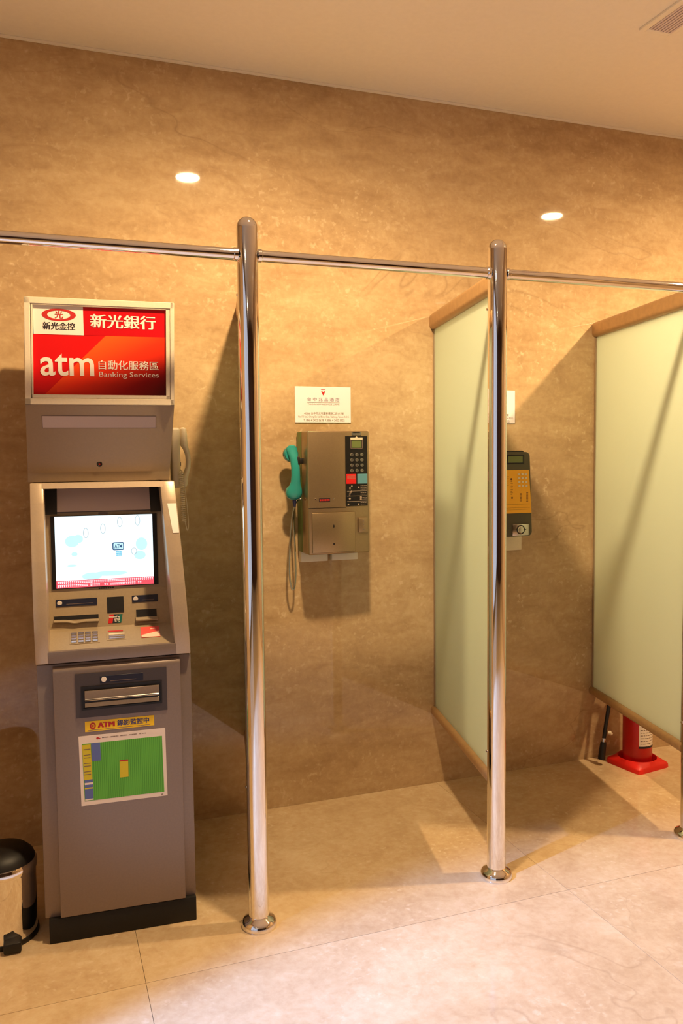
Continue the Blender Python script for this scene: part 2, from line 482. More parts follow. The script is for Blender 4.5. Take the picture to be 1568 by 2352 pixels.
downlight(*FILL_LIGHTS[1], 'added fill lamp in the hall ceiling in front of the glazed entrance', FILL_W, 'added hall fill lamps')

for (x, y), lab in zip(WALL_FILL_LIGHTS, ('added unseen lamp brightening the right-hand wall, nearer the booths', 'added unseen lamp brightening the right-hand wall, farther from the booths')):
    t = thing('wall_fill_lamp', lab, 'light', (x, y, H), 0, 'added wall fill lamps')
    B().lathe([(0.052, 0.002), (0.052, -0.004), (0.075, -0.006), (0.078, 0.0), (0.078, 0.002)], seg=32).build('trim_ring', 'trimwhite', t)
    B().lathe([(0.0, -0.0035), (0.054, -0.0035), (0.054, 0.001), (0.0, 0.001)], seg=32).build('lamp_lens', 'lens_dim', t)
    l = bpy.data.lights.new('wall_fill_beam', 'SPOT')
    l.energy = WALL_FILL_W; l.color = LAMP_COL; l.spot_size = R(100); l.spot_blend = 0.6; l.shadow_soft_size = 0.03
    o = bpy.data.objects.new('wall_fill_beam', l); COL.objects.link(o); o.parent = t; o.location = (0, 0, -0.04); o.rotation_euler = (0, R(-12), 0)

# cool white spotlight in the hall whose beam lies on the floor in front of the booths
t = thing('hall_spotlight', 'white ceiling spotlight in the hall aimed at the booth floor', 'light', (COOL_AT[0], COOL_AT[1], H))
B().lathe([(.045, .001), (.045, -.012), (.012, -.016), (.008, -.06), (0, -.06)], seg=28).build('ceiling_rose', 'trimwhite', t)
dv = (Vector(COOL_TO) - Vector(COOL_AT)).normalized()
sh_ = B().lathe([(.0, -.07), (.04, -.07), (.055, -.03), (.058, .0), (.055, .0), (.05, -.03), (.0, -.035)], seg=32).build('lamp_head', 'trimwhite', t)
sh_.rotation_euler = dv.to_track_quat('Z', 'Y').to_euler(); sh_.location = Vector(COOL_AT) - t.location - dv * .03

# ceiling vent
v = thing('ceiling_vent', 'narrow slotted air vent with metal slats set in the ceiling', 'vent', (2.1, 2.48, H))
vf = B()
vf.box(-.072, -.048, -.62, 0, -.006, .002, .001).box(.05, .066, -.62, 0, -.006, .002, .001).box(-.048, .05, -.02, 0, -.006, .002, .001).box(-.048, .05, -.62, -.6, -.006, .002, .001)
vf.build('vent_frame', 'ceiling', v)
B().box(-.048, .05, -.6, -.02, -.001, .0015).build('duct', 'dark_void', v, smooth=False)
sl0 = None
for k in range(8):
    x = -.048 + .0125 * (k + .55)
    if sl0 is None:
        sl0 = B().box(-.0045, .0045, -.6, -.02, -.006, -.001, .0008, 1).build('slat', 'grille', v)
        sl0.location.x = x
    else:
        s_ = sl0.copy(); COL.objects.link(s_); s_.parent = v; s_.location.x = x

# ------------------------------------------------------------------ chrome posts and rails
POSTS = [(0.592, 'tall chrome post with domed top beside the cash machine'),
         (1.4315, 'tall chrome post with domed top between the two payphones'),
         (2.2636, 'chrome post cut off by the right edge beside the red extinguisher stand')]
RZ = 2.0445
post0 = None
for x, lab in POSTS:
    if post0 is None:
        post0 = t = thing('chrome_post', lab, 'post', (x, P, 0), 0, 'chrome partition posts')
        B().lathe([(0.0315, 0.02), (0.0315, 2.122)], seg=40).build('pole', 'chrome', t)
        B().lathe([(0.0315 * math.cos(R(a)), 2.122 + 0.033 * math.sin(R(a))) for a in range(0, 91, 10)], seg=40).build('domed_cap', 'chrome', t)
        B().lathe([(0.0, 0.0), (0.054, 0.0), (0.0555, 0.008), (0.053, 0.018), (0.046, 0.026), (0.036, 0.031), (0.032, 0.036), (0.0, 0.036)], seg=40).build('base_flange', 'chrome', t)
        for z in (0.44, 1.93):
            B().lathe([(0.0, -0.004), (0.004, -0.003), (0.005, 0.0), (0.005, 0.004)], (-0.029, 0.013, z), 12, 'x').build('screw', 'steel', t)
    else:
        t = dup(post0); t.location.x = x; tag(t, lab, 'post', 'chrome partition posts')
RAILS = [(-1.2, 0.592, 'horizontal chrome rail running above the cash machine to the left edge'),
         (0.592, 1.4315, 'horizontal chrome rail above the payphone with the teal handset'),
         (1.4315, 2.2636, 'horizontal chrome rail above the dark yellow-faced payphone'),
         (2.2636, 4.3, 'horizontal chrome rail continuing past the right edge of the photo')]
for a, b_, lab in RAILS:
    a2 = a + (0.029 if a > -1 else 0.001); b2 = b_ - (0.029 if b_ < 4 else 0.001)
    t = thing('chrome_rail', lab, 'rail', (a2, P, RZ), 0, 'chrome rails between posts')
    B().lathe([(0.0175, 0.0), (0.0175, b2 - a2)], axis='x', seg=28).build('tube', 'chrome', t)
    for xx in (0.0, b2 - a2 - 0.014):
        B().lathe([(0.0182, 0.0), (0.0198, 0.002), (0.0198, 0.012), (0.0182, 0.014)], (xx, 0, 0), 28, 'x').build('collar', 'chrome', t)

# ------------------------------------------------------------------ frosted glass partitions
def capsule(hw, z0, z1, n=8):
    """flattened stadium outline in (y,z)"""
    r = min(hw, (z1 - z0) / 2) * 0.75; pts = []
    for cx, cz, a0 in ((hw - r, z1 - r, 0), (-hw + r, z1 - r, 90), (-hw + r, z0 + r, 180), (hw - r, z0 + r, 270)):
        for k in range(n + 1):
            a = R(a0 + 90 * k / n); pts.append((cx + r * math.cos(a), cz + r * math.sin(a)))
    return pts
PARTS = [(0.767, 'frosted glass partition seen edge-on behind the post beside the cash machine'),
         (1.607, 'frosted glass partition between the teal-handset payphone and the dark payphone'),
         (2.437, 'frosted glass partition above the red fire extinguisher stand')]
LP = math.hypot(0.1705, D - P)
ang = math.atan2(P - D, -0.1705)
part0 = None
for xw, lab in PARTS:
    if part0 is None:
        part0 = t = thing('glass_partition', lab, 'partition', (xw, D, 0), ang, 'frosted booth partitions')
        B().box(.011, LP - .046, -.005, .005, .338, 1.995).build('glass_panel', 'frosted', t, smooth=False)
        B().prism(capsule(.026, 1.988, 2.056), 'x', .002, LP - .031, .0).build('top_rail', 'bronze', t)
        B().prism(capsule(.025, .312, .348), 'x', .002, LP - .031, .0).build('bottom_rail', 'bronze', t)
        B().box(.001, .012, -.010, .010, .348, 1.988, .001, 1).build('wall_channel', 'alu', t)
        B().box(LP - .05, LP - .0305, -.013, .013, .348, 1.988, .002, 1).build('post_channel', 'brown_channel', t)
    else:
        t = dup(part0); t.location.x = xw; tag(t, lab, 'partition', 'frosted booth partitions')

# ------------------------------------------------------------------ the cash machine
A_RZ = R(-3)
atm = thing('cash_machine', 'tall silver-grey cash machine with red bank sign and lit screen', 'cash machine', (-0.021, 2.546, 0), A_RZ)
B().box(0.0, .437, 0.004, .52, 0, .076, .003).build('plinth', 'plinth', atm)
B().box(-.011, .438, .018, .53, .075, .846, .003).build('cabinet', 'silver', atm)
def bevbox(x0, x1, y0, y1, z0, z1, big, small):
    b = B()
    prof = [(y1, z0), (y0 + small, z0), (y0, z0 + small)]
    for k in range(9):
        a = R(180 - 90 * k / 8)
        prof.append((y0 + big + big * math.cos(a), z1 - big + big * math.sin(a)))
    prof.append((y1, z1))
    return b.prism(prof, 'x', x0, x1, bev=small * .9, seg=2)
fp = bevbox(.034, .404, 0.0, .03, .077, .84, .018, .003).build('front_door', 'silver', atm)
# cash dispenser set into the door
dsp = B().box(.096, .362, -.003, .0, .683, .816, .0).build('dispenser_plate', 'charcoal', atm)
fr = B()
fr.box(.112, .347, -.0055, -.0029, .771, .777).box(.112, .347, -.0055, -.0029, .706, .712).box(.112, .117, -.0055, -.0029, .712, .771).box(.342, .347, -.0055, -.0029, .712, .771)
fr.build('slot_frame', 'black', dsp, smooth=False)
B().box(.117, .342, -.0034, -.0028, .712, .771).build('slot_back', 'black', dsp, smooth=False)
B().prism([(-.004, .764), (-.004, .742), (-.017, .737), (-.018, .741), (-.010, .764)], 'x', .122, .338, .0008, 1).build('shutter_lip', 'silver', dsp)
B().box(.122, .338, -.0050, -.0034, .714, .7275, .0006, 1).build('shutter', 'panelgrey', dsp)
B().tube([(.123, -.0165, .7395), (.337, -.0165, .7395)], .0035, 10).build('shutter_roller', 'steel', dsp)
B().box(.167, .292, -.0042, -.003, .783, .805, .0005, 1).build('indicator_strip', 'navy', dsp)
B().lathe([(0, -.0056), (.0075, -.0056), (.008, -.0042), (.008, -.003)], (.178, 0, .7945), 20, 'y').build('indicator_icon', 'white', dsp)
B().rect(.196, .272, .787, .7885, -.0042).build('indicator_line', 'greyink', dsp)
# yellow camera warning sticker
st = B().rect(.120, .3215, .6385, .670, -.0002, 0, .0006).build('warning_sticker', 'yellow', atm)
tx = B()
tx.ring(.1425, .6555, .0085, .0105, .0048, .0065, -.0014, 0).ellipse(.1425, .6555, .0026, .0036, -.0012, 0).rect(.128, .31, .6422, .6430, -.0008, 1)
put_text(tx, 'ATM', .1575, .204, .6482, .6632, -.0014, 0, 0, heavy=.12)
put_text(tx, '錄影監控中', .213, .306, .648, .6655, -.0014, 1, 0, heavy=.03)
tx.build('sticker_print', ['redink', 'blueprint'], st, smooth=False)
# printed notice
pp = B().plate([(.103, .4145), (.356, .4145), (.3535, .627), (.1005, .627)], -.0002, 0, .0006).build('notice_sheet', 'paper', atm, smooth=False)
pr = B()
Y1, Y2, Y3 = -.0008, -.0012, -.0016
pr.plate([(.113, .428), (.3465, .428), (.3435, .603), (.1095, .603)], Y1, 0)
pr.plate([(.113, .493), (.1365, .493), (.1345, .6), (.110, .6)], Y2, 1)
pr.plate([(.1365, .548), (.1625, .548), (.1615, .603), (.1355, .603)], Y2, 2)
for k, (z0, z1, mi) in enumerate(((.484, .493, 2), (.478, .484, 3), (.469, .478, 2), (.465, .469, 1), (.434, .465, 2), (.43, .434, 3))):
    pr.rect(.114, .138, z0, z1, Y2, mi)
pr.rect(.2165, .2415, .488, .5375, Y2, 1).rect(.2165, .2415, .5375, .5415, Y2, 4)
for k in range(40):
    x = .168 + .0032 * k
    if random.random() < .85: pr.rect(x, x + .0022, .6155, .6185, Y1, 5)
pr.ellipse(.155, .6165, .004, .0035, Y1, 4).ellipse(.161, .615, .002, .002, Y1, 4)
pr.rect(.337, .343, .419, .4215, Y1, 5)
for k in range(11): pr.rect(.1135, .133, .5 + .0085 * k, .502 + .0085 * k, Y3, 5) if k % 3 else None
pr.build('notice_print', ['postergreen', 'posteryellow', 'posterblue', 'paper', 'redink', 'greyink'], pp, smooth=False)

# upper fascia: two curved cheeks, lintel, sill
PF = [(0.0, .852), (0.0, .945), (.006, 1.0), (.018, 1.07), (.037, 1.15), (.064, 1.24), (.094, 1.32), (.12, 1.379), (.5, 1.379), (.5, .852)]
def taper(l0, l1):
    """slight narrowing towards the top"""
    def f(x, y, z):
        k = max(0, (z - .852) / .526)
        return (x + (l1 if x > .2 else l0) * k, y, z)
    return f
B().prism(PF, 'x', -.0125, .0265, .003).xf(taper(-.006, -.015)).build('fascia_cheek', 'fascia', atm)
B().prism(PF, 'x', .391, .4365, .003).xf(taper(-.006, -.0255)).build('fascia_cheek', 'fascia', atm)
B().prism([(.1125, 1.362), (.120, 1.379), (.5, 1.379), (.5, 1.362)], 'x', .015, .375).build('fascia_lintel', 'fascia', atm)
B().box(.02, .395, 0, .02, .852, .887, .002).build('fascia_sill', 'silver', atm)
def pfw(z):
    for (w0, z0), (w1, z1) in zip(PF[1:7], PF[2:8]):
        if z0 <= z <= z1: return w0 + (w1 - w0) * (z - z0) / (z1 - z0)
    return 0
b = B(); vs = []; fs = []
for k in range(9):
    z = 1.22 + .09 * k / 8; q = (z - .852) / .526
    for u in (.3965 - .012 * (z - 1.22) / .09, .4335 - .0255 * q): vs.append((u, pfw(z) - .0012, z))
for k in range(8): fs.append((2 * k, 2 * k + 1, 2 * k + 3, 2 * k + 2))
b.add(vs, fs).build('cheek_sticker', 'glossy_white', atm)
SP = [(.012, .86), (.012, .886), (.115, .930), (.152, 1.04), (.162, 1.285), (.205, 1.362), (.3, 1.362), (.3, .86)]
def ws(z):
    for (w0, z0), (w1, z1) in zip(SP[1:5], SP[2:6]):
        if z0 <= z <= z1: return w0 + (w1 - w0) * (z - z0) / (z1 - z0)
    return .1
B().prism(SP, 'x', .018, .392).xf(taper(-.004, -.016)).build('console', 'panelgrey', atm, smooth=False)
# lamp cover and black cheeks under the lintel
lc = B().prism([(.150, 1.289), (.192, 1.360), (.206, 1.360), (.164, 1.287)], 'x', .056, .337).build('lamp_cover', 'diffuser', atm, smooth=False)
B().prism([(.150, 1.287), (.154, 1.294), (.168, 1.292), (.164, 1.285)], 'x', .056, .337).build('lamp_cover_lip', 'charcoal', atm, smooth=False)
bk = B()
for a, b_ in ((.018, .0555), (.3375, .378)):
    B().prism([(.148, 1.282), (.194, 1.361), (.206, 1.361), (.164, 1.283)], 'x', a, b_).build('lamp_recess_end', 'black', atm, smooth=False)


# display
ds = B().prism([(.149, 1.049), (.156, 1.275), (.166, 1.275), (.155, 1.049)], 'x', .035, .356).build('display_bezel', 'black', atm, smooth=False)
def scr(u, v, lift=0.0):
    """fraction of the screen -> point (u right, v down from the top)"""
    z = 1.274 - v * (1.274 - 1.0515)
    return (.047 + u * (.342 - .047), .149 + (z - 1.049) / .226 * .007 - .0008 - lift, z)
sb = B(); 
def squad(b, pts, lift, mi): b.add([scr(*p_, lift) for p_ in pts], [tuple(range(len(pts)))], mi)
squad(sb, [(0, 0), (1, 0), (1, 1), (0, 1)], 0, 0)
scrn = sb.build('screen', 'screen', ds, smooth=False); scrn['label'] = 'glowing pale blue and white screen'
sp = B()
def sell(cx, cy, a, b_, lift, mi, n=24): squad(sp, [(cx + a * math.cos(2 * math.pi * k / n), cy + b_ * math.sin(2 * math.pi * k / n)) for k in range(n)], lift, mi)
for cx, cy, a, b_ in ((.17, .35, .07, .08), (.23, .32, .05, .06), (.19, .53, .03, .03), (.88, .42, .06, .09), (.86, .58, .06, .06), (.55, .82, .17, .035), (.36, .85, .1, .05), (.16, .69, .05, .015)):
    sell(cx, cy, a, b_, .0003, 1)
def sring(cx, cy, a, b_, w, lift, mi, n=28):
    for k in range(n):
        t0, t1 = 2 * math.pi * k / n, 2 * math.pi * (k + 1) / n
        squad(sp, [(cx + a * math.cos(t0), cy + b_ * math.sin(t0)), (cx + a * math.cos(t1), cy + b_ * math.sin(t1)), (cx + (a - w) * math.cos(t1), cy + (b_ - w * 1.3) * math.sin(t1)), (cx + (a - w) * math.cos(t0), cy + (b_ - w * 1.3) * math.sin(t0))], lift, mi)
for cx, cy in ((.485, .185), (.66, .1), (.845, .085), (.31, .24)): sring(cx, cy, .027, .072, .006, .0006, 2)
sring(.8, .52, .03, .05, .006, .0006, 2)
# plain cash machine keypad emblem with its ATM lettering
def srr(x0, x1, y0, y1, r, lift, mi):
    pts = []
    for cx, cy, a0 in ((x1 - r, y1 - r * 1.3, 0), (x0 + r, y1 - r * 1.3, 90), (x0 + r, y0 + r * 1.3, 180), (x1 - r, y0 + r * 1.3, 270)):
        for k in range(5):
            a = R(a0 + 22.5 * k); pts.append((cx + r * math.cos(a), cy + r * 1.3 * math.sin(a)))
    squad(sp, pts, lift, mi)
srr(.577, .698, .385, .497, .018, .0006, 5); srr(.588, .688, .398, .484, .012, .0009, 1)
for i in range(3):
    for j in range(3): srr(.615 + .02 * i, .63 + .02 * i, .508 + .026 * j, .526 + .026 * j, .003, .0006, 6)
vs, fs = text_mesh('ATM', .03)
mx = max(v.x for v in vs); my = max(v.y for v in vs)
sp.add([scr(.6 + .077 * v.x / mx, .468 - .055 * v.y / my, .0012) for v in vs], fs, 5)
squad(sp, [(0, .895), (1, .895), (1, 1), (0, 1)], .0003, 3)
x = .012
rr = random.Random(9)
for row, lim in ((0, .98), (1, .86)):
    x = .012
    while x < lim:
        if rr.random() < .93:
            y0 = .905 + .048 * row
            squad(sp, [(x, y0), (x + .014, y0), (x + .014, y0 + .012), (x, y0 + .012)], .0006, 4)
            squad(sp, [(x + .002, y0 + .017), (x + .012, y0 + .017), (x + .012, y0 + .032), (x + .002, y0 + .032)], .0006, 4)
        x += .0205
sp.build('screen_picture', ['screen', 'screen_blue', 'screen_grey', 'screen_red', 'screen_white', 'screen_navy', 'screen_cyan'], ds, smooth=False)['kind'] = 'stuff'
# small labels above and below the display
def pan(b, x0, x1, z0, z1, t, mi=0, lift=0.0):
    """low box lying on the console face"""
    w0, w1 = ws(z0), ws(z1)
    return b.prism([(w0 + .002, z0), (w0 - t, z0), (w1 - t, z1), (w1 + .002, z1)], 'x', x0, x1, mi=mi)
b = B(); pan(b, .178, .206, 1.277, 1.2835, .0008); b.build('model_label', 'greyink', atm, smooth=False)
b = B(); pan(b, .155, .226, 1.0405, 1.0495, .0008, 0)
for k in range(7): pan(b, .172 + .0068 * k, .177 + .0068 * k, 1.043, 1.0475, .0014, 1)
b.build('instruction_label', ['panelgrey', 'ink'], atm, smooth=False)
# card / receipt units
def unit(name, x0, x1, z0, z1, icon, side):
    b = B(); pan(b, x0, x1, z0, z1, .003); o = b.build(name, 'navy', atm, smooth=False)
    zc = (z0 + z1) / 2; w = ws(zc) - .003
    B().lathe([(0, -.0016), (.007, -.0014), (.0075, 0), (.0075, .001)], (icon, w, zc), 20, 'y').build('indicator_icon', 'white', o)
    b = B(); pan(b, x0 + .03, x1 - .012, zc - .0045, zc - .0035, .0036); b.build('indicator_line', 'greyink', o, smooth=False)
unit('receipt_indicator', .0445, .166, .997, 1.0175, .055, 1)
unit('card_indicator', .2725, .352, .997, 1.0175, .283, 1)
b = B(); pan(b, .196, .2465, .970, 1.017, .002); b.build('reader_window', 'black', atm, smooth=False)
b = B(); z0, z1 = .9385, .9645
for mi, (a0, a1) in enumerate(((.197, .213), (.210, .228), (.225, .2365))):
    w0, w1 = ws(z0), ws(z1); k = .005
    b.add([(a0, w0 - .001 - .0002 * mi, z0), (a1, w0 - .001 - .0002 * mi, z0), (a1 + k, w1 - .001 - .0002 * mi, z1), (a0 + k, w1 - .001 - .0002 * mi, z1)], [(0, 1, 2, 3)], mi)
cl = b.build('card_scheme_sticker', ['upred', 'upblue', 'upgreen'], atm, smooth=False)
b = B(); put_text(b, 'UnionPay', .2005, .2345, .9535, .9600, 0, 0, .03); put_text(b, '银联', .216, .233, .942, .9525, 0, 0, .03)
b.xf(lambda x, y, z: (x, ws(z) - .0022, z)); b.build('sticker_lettering', 'white', cl, smooth=False)
# receipt slot with a lip, cash card slot
b = B(); pan(b, .037, .170, .9515, .972, .0012, 0); b.build('receipt_slot', 'panelgrey', atm, smooth=False)
b = B(); pan(b, .038, .169, .9565, .9685, .0018, 0); b.build('receipt_mouth', 'black', atm, smooth=False)
b = B()
n = 24; top = []; 
for k in range(n + 1):
    u = .037 + .133 * k / n; s_ = math.exp(-((u - .100) / .017) ** 2); top.append((u, .9585 - .004 * k / n + .0 + (-.0045) * s_))
vs = []; 
for (u, z) in top: w = ws(z); vs += [(u, w - .002, z), (u, w - .014, z - .004), (u, w - .014, z - .006), (u, w - .002, z - .006)]
fs = []
for k in range(n):
    for q in range(4): fs.append((4 * k + q, 4 * k + (q + 1) % 4, 4 * k + 4 + (q + 1) % 4, 4 * k + 4 + q))
fs += [(0, 1, 2, 3), tuple(4 * n + q for q in range(4))[::-1]]
b.add(vs, fs); b.build('receipt_lip', 'panelgrey', atm, smooth=False)
b = B(); pan(b, .280, .348, .944, .977, .0012, 0); pc = b.build('card_slot_surround', 'panelgrey', atm, smooth=False)
b = B(); pan(b, .283, .346, .951, .974, .0018, 0); b.build('card_mouth', 'black', pc, smooth=False)
b = B(); b.prism([(ws(.944) - .001, .944), (ws(.944) - .016, .942), (ws(.944) - .016, .946), (ws(.95) - .001, .9515)], 'x', .281, .348); b.build('card_slot_lip', 'panelgrey', pc, smooth=False)
# keypad on the sloping shelf
def onshelf(b, x0, x1, s0, s1, t, mi=0, bev=0):
    """s along the shelf, 0 front .. 1 back"""
    (wa, za), (wb, zb) = SP[1], SP[2]
    ln = math.hypot(wb - wa, zb - za); nx, nz = -(zb - za) / ln, (wb - wa) / ln
    p = lambda s, h: (wa + (wb - wa) * s + nx * h, za + (zb - za) * s + nz * h)
    return b.prism([p(s0, -.001), p(s0, t), p(s1, t), p(s1, -.001)], 'x', x0, x1, bev, 1, mi)
b = B(); onshelf(b, .083, .170, .25, .80, .0015); kp = b.build('keypad', 'panelgrey', atm, smooth=False)
for r_ in range(4):
    for c_ in range(4):
        x0 = .087 + .0205 * c_; s0 = .285 + .128 * r_
        b = B(); onshelf(b, x0, x0 + .0165, s0, s0 + .095, .0045, 0, .0012); b.build('key', 'steel', kp)
b = B(); onshelf(b, .190, .248, .32, .80, .001); fk = b.build('function_plate', 'panelgrey', atm, smooth=False)
b = B(); onshelf(b, .195, .240, .70, .76, .002); b.build('function_key', 'redink', fk, smooth=False)
for k, s0 in enumerate((.36, .45, .55)):
    b = B(); onshelf(b, .197, .244, s0, s0 + .06, .003, 0, .0008); b.build('function_key', 'steel' if k != 2 else 'cream', fk)
b = B(); onshelf(b, .293, .350, .32, .83, .0015)
cs = b.build('advert_sticker', 'cardred', atm, smooth=False)
b = B()
(wa, za), (wb, zb) = SP[1], SP[2]
sh = lambda u, s: (u, wa + (wb - wa) * s - .0008, za + (zb - za) * s + .0018)
b.add([sh(.294, .33), sh(.349, .33), sh(.349, .60), sh(.294, .44)], [(0, 1, 2, 3)], 0)
b.add([sh(.322, .70), sh(.338, .72), sh(.336, .76), sh(.324, .74)], [(0, 1, 2, 3)], 0)
b.build('sticker_print', 'cardpale', cs, smooth=False)

# header with the sign
hd = B(); hd.prism([(.09, 1.383), (.09, 1.411), (.0, 1.608), (.0, 1.911), (.455, 1.911), (.455, 1.383)], 'x', -.0145, .405, .002)
def htaper(x, y, z):
    k = (z - 1.611) / .3
    if z >= 1.6: return (x + .006 * k, y, z)
    k = (1.611 - z) / .2
    return (x - (.010 if x > .2 else .006) * k, y, z)
HW = 0.085
def hback(x, y, z): return ((x - .16) * 1.033 + .16, y + HW, 1.45 + (z - 1.45) * 1.033)
hd.xf(htaper).xf(hback); hd.build('header_box', 'silver2', atm)
b = B()
for (x0, x1, z0, z1) in ((-.0145, .404, 1.893, 1.9115), (-.0145, .404, 1.6085, 1.626), (-.0145, .002, 1.6085, 1.9115), (.3925, .4045, 1.6085, 1.9115)):
    b.box(x0, x1, -.010, .003, z0, z1, .0015, 1)
b.xf(lambda x, y, z: (x + .006 * (z - 1.611) / .3, y, z)).xf(hback); b.build('sign_surround', 'cream', atm)
b = B()
for (x0, x1, z0, z1) in ((.0035, .391, 1.8895, 1.8985 - .004), (.0035, .391, 1.6265, 1.637), (.0035, .0085, 1.6265, 1.896), (.3805, .3915, 1.6265, 1.896)):
    b.box(x0, x1, -.008, .003, z0, z1, .001, 1)
b.xf(lambda x, y, z: (x + .006 * (z - 1.611) / .3, y, z)).xf(hback); b.build('sign_bezel', 'cream', atm)
YS = -.001
sg = B().box(.006, .386, YS, .002, 1.634, 1.893).xf(hback).build('sign_panel', 'red', atm, smooth=False)
b = B()
b.rect(.151, .388, 1.809, 1.893, YS, 0).rect(.0145, .151, 1.8085, 1.893, YS - .0003, 1).rect(.006, .0145, 1.8065, 1.893, YS - .0003, 2)
b.plate([(.037, 1.635), (.212, 1.809), (.387, 1.8095), (.387, 1.635)], YS, 3)
Yt = YS - .0012
b.ring(.0845, 1.8645, .0465, .0175, .0315, .0122, Yt, 4)
put_text(b, '光', .0735, .0955, 1.8545, 1.8755, Yt, 4, 0, heavy=.03)
put_text(b, '新光金控', .040, .1275, 1.8225, 1.8435, Yt, 5, 0, heavy=.03)
put_text(b, '新光銀行', .1715, .3545, 1.8315, 1.8705, Yt, 1, 0, heavy=.035)
put_text(b, 'atm', .029, .177, 1.6905, 1.7545, Yt, 1, .012)
put_text(b, '自動化服務區', .190, .361, 1.7115, 1.738, Yt, 1, 0, heavy=.012)
put_text(b, 'Banking Services', .1905, .361, 1.686, 1.705, Yt, 1, .0)
b.xf(hback).build('sign_print', ['darkred', 'white', 'blueprint', 'blend', 'redink', 'ink'], sg, smooth=False)
def onslant(b, x0, x1, z0, z1, t, mi=0):
    w = lambda z: .09 * (1.608 - z) / .197
    return b.prism([(w(z0) + .001, z0), (w(z0) - t, z0), (w(z1) - t, z1), (w(z1) + .001, z1)], 'x', x0, x1, mi=mi)
b = B(); onslant(b, .0275, .352, 1.541, 1.578, .0012); lb = b.xf(hback).build('label_window', 'greyink', atm, smooth=False)
b = B(); onslant(b, .0295, .350, 1.543, 1.576, .0018); b.xf(hback).build('label_insert', 'diffuser', lb, smooth=False)
zc = 1.435; wq = .09 * (1.608 - zc) / .197
ln = B().lathe([(0, -.002), (.003, -.002), (.0055, -.004), (.008, -.003), (.0085, .004), (0, .004)], (.185, wq, zc), 20, 'y').xf(hback).build('camera_lens', 'black', atm)
ln['label'] = 'small round dark camera lens'
B().lathe([(0, -.0035), (.0028, -.0028), (.0032, -.0015)], (.185, wq, zc), 14, 'y').xf(hback).build('lens_glass', 'redink', ln)

# cream intercom handset on the right flank of the cash machine
def smooth_path(pts, n=8):
    out = []
    P_ = [Vector(p) for p in pts]
    for i in range(len(P_) - 1):
        p0, p1, p2, p3 = P_[max(i - 1, 0)], P_[i], P_[i + 1], P_[min(i + 2, len(P_) - 1)]
        for k in range(n):
            t = k / n
            out.append(0.5 * ((2 * p1) + (-p0 + p2) * t + (2 * p0 - 5 * p1 + 4 * p2 - p3) * t * t + (-p0 + 3 * p1 - 3 * p2 + p3) * t ** 3))
    out.append(P_[-1]); return out

# flank direction: local +x is out of the machine's side
ic = thing('intercom_phone', 'cream intercom handset hanging on the right side of the cash machine', 'phone', (-0.021, 2.546, 0), A_RZ)
B().box(.4185, .447, .26, .345, 1.352, 1.552, .009, 3).build('cradle', 'cream', ic)
hs = B()
secs = []
for z, cx, a, bb in ((1.5535, .460, .005, .014), (1.549, .4605, .011, .023), (1.53, .4615, .0125, .026), (1.495, .463, .0125, .025), (1.480, .4695, .0095, .021), (1.462, .475, .0085, .018), (1.44, .4765, .008, .017), (1.42, .475, .0085, .018), (1.403, .4695, .0095, .021), (1.388, .463, .0125, .025), (1.368, .461, .0125, .026), (1.356, .460, .010, .022), (1.352, .4595, .005, .014)):
    secs.append(((cx, .302, z), a, bb))
hs.loft(secs, 24); hs.build('handset', 'cream', ic)
pts = []
for k in range(361):
    t = k / 360; a = 2 * math.pi * 24 * t
    pts.append((.4455 + .006 * math.cos(a) + .006 * t, .246 + .006 * math.sin(a), 1.405 - .165 * t))
B().tube([(.445, .264, 1.412)] + pts + smooth_path([(.456, .246, 1.235), (.462, .25, 1.21), (.468, .262, 1.23), (.4655, .28, 1.30), (.461, .295, 1.354)], 6), .0017, 6).build('coiled_cord', 'cream', ic)
B().box(.4465, .4485, .266, .276, 1.425, 1.437).build('cradle_mark', 'black', ic)

# ------------------------------------------------------------------ hotel cards on the wall
def hotel_card(x, label):
    t = thing('hotel_sign', label, 'sign', (x, D, 1.663), 0, 'white hotel address cards')
    B().box(-.1205, .1205, -.005, -.0005, -.073, .073, .0008, 1).build('card', 'cardwhite', t)
    b = B(); y = -.0056
    put_text(b, '台 中 兆 品 酒 店', -.068, .070, .014, .029, y, 1, .0)
    b.rect(-.070, .071, .0085, .0093, y, 0, .0002)
    put_text(b, 'TAICHUNG MAISON DE CHINE', -.067, .070, -.001, .005, y, 0, .0)
    put_text(b, '40866 台中市北屯區崇德路二段173號', -.083, .088, -.041, -.030, y, 2, .0)
    put_text(b, 'No.173 Sec.2 Chong De Rd. Beitun Dist., Taichung, Taiwan R.O.C.', -.108, .112, -.055, -.045, y, 2, .0)
    put_text(b, 'T. 886-4-2422-5678  F. 886-4-2422-5522', -.086, .092, -.068, -.059, y, 2, .0)
    # emblem: red tapering vase-like mark
    b.plate([(-.0085, .0555), (-.006, .0555), (.0005, .052), (.007, .0555), (.0095, .0555), (.004, .043), (.0022, .0385), (-.0012, .0385), (-.003, .043)], y, 3, .0002)
    b.rect(-.009, .010, .0615, .0632, y, 3, .0002)
    b.build('card_print', ['greyink', 'blueprint_soft', 'ink_soft', 'redink'], t, smooth=False)
    return t
MT['blueprint_soft'] = mat('soft_violet_ink', lin(120, 96, 120), 0.6)
MT['ink_soft'] = mat('soft_brown_ink', lin(112, 92, 74), 0.6)
hotel_card(1.0965, 'white hotel address card on the wall above the teal-handset payphone')
hotel_card(1.880, 'white hotel address card above the dark payphone, mostly hidden behind the middle post')

